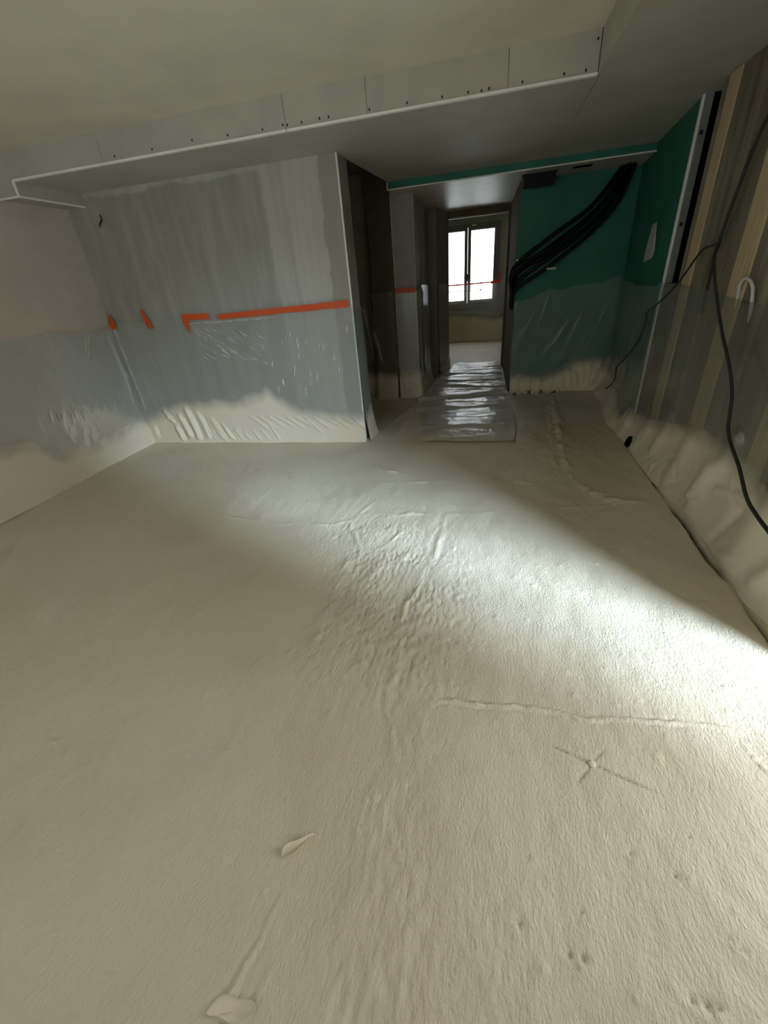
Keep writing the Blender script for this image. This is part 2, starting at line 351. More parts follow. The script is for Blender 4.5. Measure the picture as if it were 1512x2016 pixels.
box('masonry_lintel', 1.42, 1.92, .40, 1.42, 2.15, 2.6, M['rear'], wr)
box('jamb_side', 1.27, 1.92, 1.38, 1.46, -.1, 2.6, M['rear'], wr)
# facing of the insulation between the battens, creased where it is pulled behind them
BAT = [(3.655, 3.785), (2.935, 3.11), (2.26, 2.40), (1.60, 1.74)]
yy = np.linspace(1.45, 3.87, 250); zz = np.linspace(-.02, SO+.01, 120); A, B = np.meshgrid(yy, zz, indexing='ij')
Xs = 1.404+.008*fbm(A*3, B*1.2, 8, 3)+.006*fbm(A*22, B*1.5, 5, 2)
for c in (3.36, 2.70, 2.05): Xs += .012*np.exp(-((A-c-.02*np.sin(B*2))/.014)**2)-.010*np.exp(-((A-c-.05)/.03)**2)
link('insulation_facing', gridmesh('ins', np.stack([Xs, A, B], -1)), M['insul'], wr)
for i, (a, b) in enumerate(BAT):
    o = box('batten', 1.393, 1.46, a, b, 0.02, SO-.002, M['wood'], wr, bev=.004)
box('gap_shade', 1.52, 1.60, 3.80, 4.15, -.02, 2.6, M['void'], wr); box('gap_shade', 1.444, 1.53, 4.12, 4.16, -.02, 2.6, M['void'], wr)  # black sheets added to paint the shade of the open gap
box('panel_edge', 1.40, 1.47, 3.862, 3.872, -.02, SO, M['insul'], wr)
box('gap_filler', 1.392, 1.47, 3.93, 4.11, -.02, 1.26, M['dark'], wr)
st = box('metal_stud', 1.396, 1.444, 4.105, 4.137, 0, SO-.001, M['zinc'], wr, bev=.003, label='grey galvanised metal stud with dark screw holes')
for z in (2.163, 1.644): box('screw_hole', 1.404, 1.424, 4.100, 4.107, z-.013, z+.013, M['screw'], st, bev=.003)
box('corner_bead', 1.384, 1.398, 4.120, 4.146, 0, SO-.002, M['bead'], wr)
GR = [(1.395, 4.14), (1.585, 6.02)]
gr = prism('wall_side_green', [GR[0], (1.66, 4.14), (1.8, 6.2), GR[1]], -.05, 2.6, M['green'], **S)
gb = empty('wall_end_green', **S)
box('plasterboard', .374, 1.75, 6.0, 6.1, -.05, 1.545, M['green'], gb)
box('plasterboard', .37, 1.75, 6.0, 6.1, 1.549, 2.6, M['green'], gb)
box('joint_backing', .40, 1.70, 6.006, 6.09, 1.53, 1.56, M['dark'], gb)
cr = box('wall_corridor_right', .362, .372, 5.992, 7.80, -.05, 2.6, M['brown'], **S)
# pier between the dark room and the corridor
pr = empty('wall_pier', **S)
box('face_board', -1.085, -.85, 5.80, 6.25, -.05, 2.62, M['post'], pr)
box('side_board', -.95, -.815, 5.815, 6.30, -.05, 2.62, M['post'], pr)
box('side_board', -.93, -.800, 6.302, 6.76, -.05, 2.62, M['ret'], pr)
box('corner_bead', -1.092, -1.080, 5.793, 5.812, -.01, 2.30, M['bead'], pr)
# dark side room
dr = empty('wall_side_room', **S)
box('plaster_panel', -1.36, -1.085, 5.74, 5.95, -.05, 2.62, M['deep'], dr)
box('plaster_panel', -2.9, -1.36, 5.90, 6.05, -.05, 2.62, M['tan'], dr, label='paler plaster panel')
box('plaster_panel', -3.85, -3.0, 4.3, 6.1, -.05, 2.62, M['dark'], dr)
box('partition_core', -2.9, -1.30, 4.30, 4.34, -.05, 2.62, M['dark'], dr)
# corridor left, beyond the pier
cl = empty('wall_corridor_left', **S)
box('recess_panel', -1.10, -.90, 6.70, 7.40, -.05, 2.62, M['brown'], cl)
prism('plaster_panel', [(-.69, 7.18), (-.578, 7.80), (-.9, 7.9), (-.95, 7.18)], -.05, 2.62, M['ret'], cl)
# door opening to the far room
dn = empty('door_1', **S)
box('wall_beside_opening', -2.4, -.60, 7.80, 7.95, -.05, 2.62, M['dark'], dn)
box('wall_beside_opening', .37, 1.9, 7.80, 7.95, -.05, 2.62, M['dark'], dn)
box('wall_above_opening', -.70, .40, 7.80, 7.95, 2.222, 2.62, M['brown'], dn)
box('jamb', -.61, -.572, 7.79, 7.97, 0, 2.222, M['brown'], dn, bev=.003)
box('jamb', .335, .375, 7.79, 7.97, 0, 2.222, M['brown'], dn, bev=.003)
box('head_bead', -.58, .34, 7.95, 7.985, 2.212, 2.224, M['bead'], dn)
# far room
wf = empty('wall_far', **S)
WX0, WX1, WZ0, WZ1 = -1.09, .325, .725, 2.415; FY = 11.40
box('wall_panel', -2.6, WX0, FY, FY+.25, -.05, 2.7, M['farw'], wf)
box('wall_panel', WX1, 2.0, FY, FY+.25, -.05, 2.7, M['farw'], wf)
box('wall_panel', WX0, WX1, FY, FY+.25, -.05, WZ0, M['farw'], wf)
box('wall_panel', WX0, WX1, FY, FY+.25, WZ1, 2.7, M['farw'], wf)
box('wall_far_left', -2.7, -2.4, 7.8, 11.6, -.05, 2.7, M['farw'], **S)
box('wall_far_right', 1.2, 1.5, 7.95, 11.6, -.05, 2.7, M['farw'], **S)
# window
wn = empty('window_1', **S)
def frame(name, x0, x1, z0, z1, y0, y1, t, mat, parent, tb=None):
    tb = tb or t; bm = bmesh.new()
    for a, b, c, d in ((x0, x0+t, z0, z1), (x1-t, x1, z0, z1), (x0+t, x1-t, z0, z0+tb), (x0+t, x1-t, z1-t, z1)):
        r = bmesh.ops.create_cube(bm, size=1)
        for v in r['verts']: v.co = Vector(((a+b)/2+v.co.x*(b-a), (y0+y1)/2+v.co.y*(y1-y0), (c+d)/2+v.co.z*(d-c)))
    me = bpy.data.meshes.new(name); bm.to_mesh(me); bm.free(); return link(name, me, mat, parent)
frame('outer_frame', WX0, WX1, WZ0, WZ1, FY-.04, FY+.08, .06, M['winf'], wn, .11)
for a, b in ((WX0+.055, -.385), (-.379, WX1-.055)):
    s = frame('sash', a, b, WZ0+.10, WZ1-.055, FY-.06, FY+.02, .07, M['winf'], wn)
    box('pane', a+.06, b-.06, FY-.02, FY-.012, WZ0+.16, WZ1-.11, M['glass'], s)
box('handle', -.40, -.375, FY-.10, FY-.06, 1.30, 1.44, M['winf'], wn, bev=.004)
box('air_vent', -.30, -.20, FY-.075, FY-.06, WZ1-.045, WZ1-.02, M['bead'], wn)

# ------------------------------------------------------------------ ceilings
ce = empty('ceiling', **S)
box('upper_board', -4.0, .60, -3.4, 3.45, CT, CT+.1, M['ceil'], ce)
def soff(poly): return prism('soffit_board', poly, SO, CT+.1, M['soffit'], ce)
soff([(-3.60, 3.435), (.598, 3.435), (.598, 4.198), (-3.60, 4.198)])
soff([(.602, -3.4), (2.0, -3.4), (2.0, 4.19), (.602, 4.196)])
soff([(-1.165, 4.20), (2.0, 4.20), (2.0, 5.5), (-1.03, 5.5)])
box('soffit_backing', -3.9, 2.0, 3.5, 6.2, CT+.05, CT+.12, M['dark'], ce)
box('upper_board', -3.9, -1.0, 4.30, 6.1, CT, CT+.06, M['dark'], ce)
# fascia boards with their screws
joints = [-3.62, -2.76, -1.305, -.75, .10, .586]
SCR = [(0.567, 2.511), (0.522, 2.393), (0.407, 2.395), (0.181, 2.393), (-0.006, 2.391), (-0.049, 2.388), (-0.127, 2.392), (-0.281, 2.393), (-0.495, 2.395), (-0.735, 2.397), (-1.005, 2.398), (-1.067, 2.399), (-1.191, 2.396), (-1.292, 2.396), (-1.323, 2.4), (-1.471, 2.396), (-1.729, 2.4), (-2.003, 2.408), (-2.33, 2.40), (-2.65, 2.40)]
for a, b in zip(joints[:-1], joints[1:]):
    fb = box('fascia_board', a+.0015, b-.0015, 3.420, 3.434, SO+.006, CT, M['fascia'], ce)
    for x, z in SCR:
        if a < x < b: box('screw', x-.0045, x+.0045, 3.4165, 3.421, z-.006, z+.006, M['screw'], fb)
jb = [-3.62, -2.762, -1.302, .586]
for a, b in zip(jb[:-1], jb[1:]): box('corner_bead', a+.002, b-.002, 3.410, 3.436, SO-.004, SO+.009, M['bead'], ce)
box('fascia_board', .588, .602, -3.3, 3.418, SO+.004, CT, M['fascia'], ce)
box('corner_gap', .5855, .5895, 3.4155, 3.4215, SO+.006, CT, M['screw'], ce)
box('corner_bead', .5835, .600, -3.3, 3.41, SO-.003, SO+.003, M['soffit'], ce)
# lower boxing in the left corner
bx = box('corner_boxing', -3.9, -3.62, 3.42, 4.10, 2.268, CT, M['fascia'], ce)
box('corner_bead', -3.627, -3.614, 3.412, 4.058, 2.262, 2.274, M['bead'], bx)
box('corner_bead', -3.83, -3.627, 3.412, 3.426, 2.262, 2.274, M['bead'], bx)
box('corner_bead', -3.627, -3.614, 3.410, 3.424, 2.274, SO, M['bead'], bx)
# green header and the low ceiling behind it
hd = empty('trim_1', **S)
hexa('header_board', [(-1.035, 5.45, 2.300), (1.56, 5.40, 2.300), (1.56, 5.415, 2.300), (-1.035, 5.465, 2.300)],
     [(-1.035, 5.45, SO+.01), (1.56, 5.40, SO+.01), (1.56, 5.415, SO+.01), (-1.035, 5.465, SO+.01)], M['green'], hd)
hexa('corner_bead', [(-1.042, 5.443, 2.293), (1.54, 5.393, 2.297), (1.54, 5.41, 2.297), (-1.042, 5.46, 2.293)],
     [(-1.042, 5.443, 2.304), (1.54, 5.393, 2.308), (1.54, 5.41, 2.308), (-1.042, 5.46, 2.304)], M['bead'], hd)
box('corner_bead', -1.044, -1.034, 5.443, 5.458, 2.298, SO-.001, M['bead'], hd)
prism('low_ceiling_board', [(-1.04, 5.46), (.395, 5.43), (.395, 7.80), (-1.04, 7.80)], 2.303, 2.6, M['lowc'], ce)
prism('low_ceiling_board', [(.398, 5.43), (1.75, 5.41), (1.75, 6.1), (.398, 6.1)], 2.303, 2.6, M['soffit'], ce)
box('far_ceiling_board', -2.6, 1.6, 7.80, 11.6, CT, CT+.1, M['farw'], ce)

# ------------------------------------------------------------------ masking film
def interp(pts, x):
    p = sorted(pts); return np.interp(x, [a for a, b in p], [b for a, b in p])
def film(name, path, ztop, spray, flare, label, du=.013, dz=.013, z0=-.005, amp=.006, seed=1, vert=.5, mat='film', extra=None, group=None, parent=None, off=.006, left=True):
    P = np.array(path, float); seg = np.hypot(*np.diff(P, axis=0).T); cs = np.concatenate([[0], np.cumsum(seg)])
    n = int(cs[-1]/du)+2; s = np.linspace(0, cs[-1], n); px = np.interp(s, cs, P[:, 0]); py = np.interp(s, cs, P[:, 1])
    tx = np.gradient(px); ty = np.gradient(py); k = np.hypot(tx, ty); nx, ny = (-ty/k, tx/k) if left else (ty/k, -tx/k)
    ker = np.ones(3)/3
    m = max(3, int(1.3/dz)); t = np.linspace(0, 1, m)
    S_, T_ = np.meshgrid(s, t, indexing='ij')
    top = interp(ztop, s)[:, None]+.012*fbm(S_*4, S_*0, seed+3, 3)
    Zf = z0+(top-z0)*T_
    low = np.clip(1-Zf/.45, 0, 1)
    o = off+.004+amp*(fbm(S_*2.2, Zf*1.3*vert, seed, 3)+.5)+amp*.5*np.abs(fbm(S_*5+Zf*2, Zf*3*vert, seed+7, 2))
    o += flare*low**2*(1+.5*fbm(S_*2.5, Zf*2, seed+11, 3))
    ex = extra(S_, Zf) if extra is not None else 0*S_; o = o+ex; fold = np.clip(ex/.012, 0, 1)*np.clip((Zf-.30)/.15, 0, 1)*(.45+.55*np.clip(.6+2*fbm(S_*40, Zf*40, 77, 2), 0, 1))*(.15 if mat == 'film_thin' else 1)
    o = np.maximum(o, off*.7)
    px2 = px[:, None]+nx[:, None]*o; py2 = py[:, None]+ny[:, None]*o
    shv = interp(spray, s); kw = max(3, int(.10/du)); kk = np.hanning(kw+2)[1:-1]; kk /= kk.sum()
    shv = np.convolve(np.pad(shv, kw, mode='edge'), kk, 'same')[kw:-kw]; sh = shv[:, None]
    at = 1-np.clip((Zf-sh+.13)/.24+.15*fbm(S_*5, Zf*4, seed+20, 3), 0, 1)
    o_ = link(name, gridmesh(name, np.stack([px2, py2, Zf], -1), {'spray': at, 'fold': fold}), M[mat], label=label, cat='plastic sheet', group=group)
    return o_
def creases(lst):   # each: s0, z0, s1, z1, depth, width
    def f(S_, Zf):
        r = 0
        for a, b, c, d_, h, wd in lst:
            d, al, L = segdist(S_+.012*fbm(S_*9, Zf*9, int(a*50) % 90, 2), Zf, [(a, b), (c, d_)])
            r = r+h*np.exp(-(d/wd)**2)*np.clip(al/.05+.1, 0, 1)*np.clip((L-al)/.05+.1, 0, 1)
        return r
    return f
rr = random.Random(5)
# path starts at the left corner, runs right along the partition and turns round its end
cb = []
for x, zt_, zb_, sl, h, wd in ((.28, .40, .22, .12, .022, .02), (.40, .22, .02, .07, .034, .018), (.47, .34, .06, .11, .030, .024), (.58, .42, .03, .10, .026, .03), (.72, .36, .04, .09, .018, .022),
        (.86, .30, .05, .14, .010, .03), (.30, .30, .26, .16, .018, .012), (.10, .22, .05, .02, .015, .03), (1.0, .22, .03, .1, .012, .02), (1.15, .2, .1, .05, .008, .03)):
    cb.append((x, zt_, x+sl, zb_, h, wd)); cb.append((x+.055, zt_-.03, x+sl+.05, zb_, -h*.5, wd*.6))
for i in range(12): x = 1.35+.105*i; cb.append((x, .30-.004*i, x+.20, .14+rr.uniform(-.05, .03), .010, .012))
for i in range(8): x = .8+.11*i; cb.append((x, .12+rr.uniform(0, .1), x+.10, .02, .010, .010))
for i in range(60):
    x = rr.uniform(.95, 1.65); z = rr.uniform(.93, 1.22)-.12*(x-.95); cb.append((x, z, x+.08, z-.055, .010, .0065))           # crinkled patch
for i in range(26):
    x = rr.uniform(1.75, 2.6); z = rr.uniform(.5, 1.15); cb.append((x, z, x-.02+rr.uniform(-.02, .02), z-rr.uniform(.05, .10), .014, .0075))
cb.append((.03, 1.28, .06, .35, .007, .018)); cb.append((.9, 1.235, 1.9, 1.235, .008, .012))
fb_ = film('plastic_sheet', [(-3.80, 4.052), (-1.157, 4.052)], [(0, 1.29), (.5, 1.29), (1.3, 1.27), (2.64, 1.285)],
     [(0, .24), (.3, .36), (.52, .44), (1.33, .44), (1.55, .52), (1.62, .58), (1.72, .44), (1.95, .33), (2.3, .27), (2.64, .25)], .035,
     'clear plastic sheet over the lower part of the grey partition, below the orange tape strips', seed=3, amp=.005, extra=creases(cb), left=False, du=.006, dz=.006)
film('plastic_sheet', [(-1.160, 4.040), (-1.160, 4.345), (-1.20, 4.36)], [(0, 1.26), (.4, 1.26)], [(0, .25), (.3, .30)], .05,
     'narrow plastic sheet wrapped round the end of the grey partition', seed=8, amp=.004, left=False)
cf = []
for i in range(14):
    x = .15+.07*i+rr.uniform(-.02, .02); z = rr.uniform(.55, .75); cf.append((x, z, x+.02, z-.12, .004, .010))
cf += [(.28, 1.26, .42, 1.0, .014, .012), (.06, 1.2, .03, .6, .008, .014), (.02, .9, .06, .45, .006, .012)]
film('plastic_sheet', [(-3.812, 4.035), (-3.812, .2)], [(0, 1.28), (.25, 1.24), (.55, 1.285), (1.2, 1.275), (4, 1.27)],
     [(0, .26), (.8, .24), (1.15, .26), (1.3, .42), (1.6, .50), (2.2, .52), (4, .5)], .060,
     'plastic sheet hung along the lower half of the pinkish left wall', seed=12, amp=.006, extra=creases(cf), left=True)
cg = []
for x, zt_, zb_, sl, h, wd in ((.08, .30, .0, .05, .05, .07), (.32, .45, .05, .12, .045, .05), (.62, .50, .0, .02, .06, .10), (.80, .30, .0, .1, -.03, .03), (1.05, .62, .1, .2, .04, .05), (1.22, .40, .0, -.05, .05, .09),
        (1.55, .42, .02, .06, .035, .07), (1.9, .5, .1, .1, .03, .05), (2.25, .35, 0, .05, .04, .08), (2.6, .9, .1, .08, .05, .05), (.15, .9, .45, .5, .03, .04), (.3, 1.1, .55, .45, .035, .05), (.75, .36, .25, .35, .03, .02), (.95, .30, .2, -.2, -.02, .02)):
    cg.append((x, zt_, x+sl, zb_, h*.62, wd*1.15))
for i in range(30):
    x = rr.uniform(0, 2.6); z = rr.uniform(.08, .42); cg.append((x, z, x+rr.uniform(-.15, .22), z-rr.uniform(.02, .16), rr.uniform(-.010, .014), .014))
for i in range(24):
    x = rr.uniform(.3, 1.4); z = rr.uniform(.6, 1.1); cg.append((x, z, x+.07, z-.04, .0025, .007))
film('plastic_sheet', [(1.372, 1.40), (1.378, 4.16)], [(0, 1.20), (1.29, 1.20), (2.0, 1.255), (2.76, 1.27)],
     [(0, .42), (.5, .40), (.9, .44), (1.35, .46), (1.9, .36), (2.3, .26), (2.76, .20)], .085,
     'plastic sheet over the timber battens of the right-hand wall, lower edge billowing with foam', seed=22, mat='film_thin', amp=.009, extra=creases(cg), left=True, off=.004, vert=.35, )
cg = [(.3, 1.2, .9, .2, .012, .05), (.6, 1.1, .5, .2, .012, .05), (1.0, 1.2, 1.3, .3, .012, .05), (1.5, .5, 1.7, .05, .05, .05), (1.75, .45, 1.75, .05, .06, .05)]
film('plastic_sheet', [(1.375, 4.13), (1.555, 5.93)], [(0, 1.25), (.8, 1.22), (1.8, 1.27)], [(0, .24), (.2, .12), (.35, .16), (.8, .28), (1.3, .30), (1.8, .30)], .10,
     'plastic sheet over the green side wall, below the torn paper', seed=31, mat='film_thin', amp=.010, extra=creases(cg), left=True, vert=.3)
cg = []
for i in range(9): cg.append((.12+.13*i+rr.uniform(-.04, .04), rr.uniform(.8, 1.15), .3+.13*i+rr.uniform(-.05, .12), rr.uniform(.25, .45), rr.uniform(.004, .012), rr.uniform(.015, .04)))
for i in range(6): cg.append((.02+.09*i, rr.uniform(.25, .36), .10+.06*i, .05, rr.uniform(.02, .05), .035))
for i in range(5): cg.append((.5+.14*i, .18, .53+.14*i, .02, .02, .015))
film('plastic_sheet', [(1.56, 5.985), (.385, 5.985)], [(0, 1.30), (.2, 1.24), (.5, 1.22), (.65, 1.19), (.78, 1.22), (1.0, 1.12), (1.17, 1.10)],
     [(0, .34), (.35, .36), (.5, .26), (.7, .18), (1.17, .20)], .07,
     'plastic sheet over the lower part of the green end wall behind the corridor mouth', seed=41, mat='film_thin', amp=.016, extra=creases(cg), left=True, vert=.35)
film('plastic_sheet', [(-1.085, 5.792), (-.809, 5.792), (-.804, 6.02), (-.796, 6.32), (-.790, 6.76)], [(0, 1.31), (.27, 1.31), (.5, 1.38), (1.3, 1.35)],
     [(0, .34), (.3, .34), (.8, .20), (1.3, .15)], .05, 'plastic sheet wrapped round the narrow pier at the corridor mouth', seed=51, amp=.006,
     extra=creases([(.35, 1.35, .36, .25, .018, .02), (.6, 1.3, .62, .2, .016, .02), (.45, 1.38, .62, 1.26, .02, .02)]+[(.03+.05*i, .38, .12+.04*i, .02, .012, .01) for i in range(4)]), left=False)
film('plastic_sheet', [(-2.85, 5.885), (-1.375, 5.885), (-1.37, 5.725), (-1.10, 5.725)], [(0, 1.33), (2, 1.33)], [(0, .36), (2, .34)], .04,
     'plastic sheet on the back wall of the dark side room', seed=61, mat='film_dark', amp=.012, extra=creases([(1.2+.09*i, 1.25, 1.3+.1*i, .5, .02, .014) for i in range(5)]), left=False)
film('plastic_sheet', [(-.682, 7.17), (-.566, 7.80)], [(0, 1.35), (.7, 1.33)], [(0, .15), (.7, .15)], .02,
     'plastic sheet on the angled plaster beside the far door opening', seed=71, amp=.010, left=False)
film('plastic_sheet', [(-2.3, 11.30), (1.15, 11.30)], [(0, 1.24), (3.5, 1.24)], [(0, .52), (1.5, .58), (2.0, .56), (2.6, .46), (3.5, .5)], .12,
     'plastic sheet taped across the bottom of the window in the far room', seed=81, amp=.01, left=False)

# film lying on the corridor floor
nx_, ny_ = 120, 420
u = np.linspace(0, 1, nx_); v = np.linspace(0, 1, ny_); U, V = np.meshgrid(u, v, indexing='ij')
Yf = 3.95+(8.25-3.95)*V; xl = np.interp(Yf, [3.9, 5.0, 5.7, 5.85, 7.1, 8.3], [-.62, -.75, -.80, -.75, -.62, -.5]); xr = np.interp(Yf, [3.9, 5.0, 5.95, 8.3], [.34, .40, .345, .32])
Xf = xl+(xr-xl)*U+.02*fbm(Yf*3, Yf*0, 4, 3)
bi = Z[np.clip(np.searchsorted(xs, Xf), 0, len(xs)-1), np.clip(np.searchsorted(ys, Yf), 0, len(ys)-1)]
wv = np.abs(fbm(Yf*5.5+.9*fbm(Xf*1.5, Yf*2, 14, 3), Xf*.9, 91, 3))
Zf = bi+.010+.034*wv*np.clip((Yf-4.3)/1.3, .25, 1)
for y0, sl, h, wd in ((5.70, .30, .040, .05), (5.15, .05, .022, .05), (6.3, -.1, .028, .05), (6.7, .08, .026, .05), (7.2, 0, .026, .06), (4.42, .02, .016, .05)):
    Zf += h*np.exp(-((Yf-y0-sl*(Xf+.2)-.03*fbm(Xf*5, Yf, int(y0*9), 2))/wd)**2)
edge = np.clip(np.minimum(np.minimum(U, 1-U)*12, V*14), 0, 1)
link('plastic_sheet', gridmesh('floor_film', np.stack([Xf, Yf, Zf], -1), {'spray': (1-edge)*.75+.25*np.clip((5.3-Yf)*1.2, 0, 1)+.25*fbm(Xf*3, Yf*3, 6, 3)}), M['film_floor'],
     label='glossy creased plastic sheet lying on the corridor floor towards the bright room', cat='plastic sheet')

# ------------------------------------------------------------------ orange tape
def tape(pieces, label, nrm=(0, -1, 0), th=.0022):
    v = []; f = []
    for poly in pieces:
        n = len(poly); b = len(v); N = Vector(nrm)
        v += [Vector(p) for p in poly]+[Vector(p)+N*th for p in poly]
        f += [[b+i for i in range(n)], [b+n+i for i in range(n)][::-1]]+[[b+i, b+(i+1) % n, b+n+(i+1) % n, b+n+i] for i in range(n)]
    return link('masking_tape', mesh('tape', v, f), M['tape'], label=label, cat='tape', group=None)
def strip(x0, z0, x1, z1, w0, w1, y, n=14, seed=0):
    r = random.Random(seed); up = []; dn = []
    for i in range(n+1):
        t = i/n; x = x0+(x1-x0)*t; z = z0+(z1-z0)*t; wd = (w0+(w1-w0)*t)/2
        up.append((x, y, z+wd+r.uniform(-.002, .002))); dn.append((x, y, z-wd+r.uniform(-.002, .002)))
    return dn+up[::-1]
YT = 4.026
tape([[(-3.782, YT, 1.33), (-3.757, YT, 1.376), (-3.738, YT, 1.36), (-3.722, YT, 1.29), (-3.735, YT, 1.245), (-3.775, YT, 1.235), (-3.795, YT, 1.27)]], 'small blob of orange tape in the left corner of the grey partition')
tape([[(-3.375, YT, 1.395), (-3.352, YT, 1.40), (-3.318, YT, 1.315), (-3.292, YT, 1.27), (-3.296, YT, 1.222), (-3.345, YT, 1.215), (-3.365, YT, 1.30)]], 'short slanting piece of orange tape, second from the left corner')
tape([strip(-2.92, 1.30, -2.62, 1.292, .058, .050, YT, seed=2), [(-2.925, YT-.002, 1.275), (-2.835, YT-.002, 1.275), (-2.868, YT-.002, 1.235), (-2.875, YT-.002, 1.150), (-2.90, YT-.002, 1.19)]], 'orange tape with a folded tail hanging down, left of the long strip')
tape([strip(-2.52, 1.278, -1.19, 1.302, .046, .058, YT, 30, 3)], 'long straight strip of orange tape reaching the corner bead')
tape([strip(-1.082, 1.338, -.825, 1.328, .055, .055, 5.774, 8, 4)], 'orange tape across the narrow pier at the corridor mouth')
tape([strip(-.9, 1.238, .20, 1.238, .028, .028, 11.275, 20, 5), strip(.16, 1.232, .36, 1.25, .05, .07, 11.270, 6, 6), [(.30, 11.268, 1.22), (.355, 11.268, 1.24), (.40, 11.268, 1.46), (.33, 11.268, 1.40)]], 'thin line of orange tape running across the far window')

# ------------------------------------------------------------------ conduits, cables, box
CL = ['uppermost black conduit of the bundle across the green end wall, lying closest to the wall', 'black conduit leaving the ceiling furthest left in the bundle on the green end wall', 'black conduit running through the middle of the bundle on the green end wall',
      'lowest black conduit, sagging below the rest of the bundle on the green end wall', 'black conduit just under the upper edge of the bundle on the green end wall', 'black conduit nearest the camera in the bundle on the green end wall']
CO = [[(1.488, 2.298), (1.204, 1.885), (0.821, 1.625), (0.446, 1.455), (0.350, 1.35), (.335, 1.25)],
      [(1.373, 2.298), (1.113, 1.985), (0.725, 1.745), (0.396, 1.527), (0.314, 1.39), (.325, 1.25)],
      [(1.432, 2.298), (1.248, 1.926), (0.927, 1.66), (0.617, 1.477), (0.395, 1.33), (.345, 1.22)],
      [(1.465, 2.298), (1.335, 1.963), (1.085, 1.705), (0.722, 1.45), (0.434, 1.285), (.35, 1.20)],
      [(1.403, 2.298), (1.180, 1.965), (0.812, 1.706), (0.464, 1.487), (0.348, 1.37), (.33, 1.23)],
      [(1.42, 2.298), (1.15, 1.93), (0.77, 1.665), (0.42, 1.49), (0.32, 1.36), (.33, 1.21)]]
for i, c in enumerate(CO):
    y = [5.93, 5.93, 5.88, 5.84, 5.88, 5.83][i]
    pts = [(x, y-(.03 if 0 < j < 4 else 0), z) for j, (x, z) in enumerate(c)]; pts[-1] = (pts[-1][0], y+.04, pts[-1][2]); pts.append((.345-.004*i, y+.05, 1.02+.02*i))
    tube('conduit', pts, .021, M['black'], seg=10, sub=22, ribs=.045, label=CL[i], cat='conduit', group='black conduits across the green end wall')
lb = box('reflective_label', .70, .80, 5.785, 5.789, 1.415, 1.438, M['paper'], label='small pale sticker on the black conduit bundle', cat='label')
lb.rotation_euler = (0, 0, 0)
bxo = empty('ceiling_box', (.56, 5.95, 2.2), label='black rectangular box under the low ceiling by the green wall', cat='box')
o = box('housing', -.19, .13, -.28, -.10, .0, .10, M['black'], bxo, bev=.012)
box('flange', -.20, .14, -.29, -.09, .092, .103, M['black'], bxo, bev=.003)
cs_ = box('ceiling_slot', .84, 1.02, 5.60, 5.68, 2.296, 2.304, M['void'], label='thin black slot in the low ceiling right of the black box', cat='vent')
tube('cable', [(1.358, 2.70, 2.36), (1.35, 2.93, 2.24), (1.36, 3.119, 2.018), (1.36, 3.185, 1.889), (1.36, 3.234, 1.723), (1.36, 3.275, 1.587), (1.352, 3.265, 1.486), (1.30, 3.152, 1.42), (1.29, 3.029, 1.283), (1.29, 2.811, 1.066), (1.29, 2.628, 0.912), (1.28, 2.494, 0.784), (1.265, 2.396, 0.626), (1.235, 2.158, 0.528), (1.21, 1.986, 0.451), (1.19, 1.849, 0.434), (1.17, 1.724, 0.433), (1.16, 1.605, 0.426), (1.18, 1.48, .40)], .0085, M['cable'],
     label='black cable hanging down the battens and on in front of the plastic sheet at right', cat='cable')
tube('cable', [(1.362, 3.20, 1.90), (1.366, 3.25, 1.72), (1.366, 3.289, 1.60), (1.36, 3.297, 1.50), (1.352, 3.35, 1.480), (1.345, 3.468, 1.454), (1.335, 3.704, 1.264), (1.33, 4.004, 1.117), (1.345, 4.221, 1.045), (1.345, 4.203, 0.99), (1.34, 4.273, 0.821), (1.34, 4.489, 0.659), (1.35, 4.78, 0.505), (1.34, 4.741, 0.397), (1.35, 4.90, .29), (1.345, 5.03, 0.227)], .0065, M['cable'],
     label='thin black cable branching left and dropping towards the green corner', cat='cable')
tube('cable', [(1.372, 3.30, 1.60), (1.376, 3.33, 1.50), (1.378, 3.355, 1.40), (1.384, 3.350, 1.30), (1.388, 3.345, 1.10)], .009, M['cable'],
     label='short dark cable slipping behind the plastic sheet between two battens', cat='cable')
tube('pipe_loop', [(1.41, 2.965, 1.10), (1.385, 2.960, 1.248), (1.378, 2.945, 1.29), (1.375, 2.902, 1.310), (1.378, 2.84, 1.288), (1.385, 2.812, 1.24), (1.41, 2.81, 1.10)], .009, M['paper'],
     label='pale arched loop of tubing poking above the plastic sheet beside a batten', cat='tubing')
# torn paper on the green side wall
def gx(y, o=.004): return 1.395+(y-4.14)*(1.585-1.395)/(6.02-4.14)-o
pp = [(4.93, 1.700), (4.755, 1.712), (4.70, 1.60), (4.655, 1.50), (4.66, 1.445), (4.82, 1.425), (5.04, 1.410), (4.99, 1.52), (4.92, 1.60)]
v = [(gx(y, .004+.006*((i*7) % 3)), y, z) for i, (y, z) in enumerate(pp)]; v2 = [(x-.0015, y, z) for x, y, z in v]; n = len(v)
link('paper_sheet', mesh('paper', v+v2, [list(range(n)), list(range(n, 2*n))[::-1]]+[[i, (i+1) % n, n+(i+1) % n, n+i] for i in range(n)]), M['paper'],
     label='torn white paper stuck on the green side wall', cat='paper')
# hook on the partition
hk = empty('wall_hook', (-3.49, 4.06, 2.13), label='tiny bent metal hook high on the grey partition near the left corner', cat='hook')
tube('shank', [(0, 0, .03), (0, -.02, .012), (-.008, -.035, -.01), (-.014, -.03, -.03)], .006, M['screw'], hk, sub=5)
tube('stem', [(.004, 0, .035), (.012, -.012, .05), (.010, -.012, .065)], .005, M['screw'], hk, sub=4)
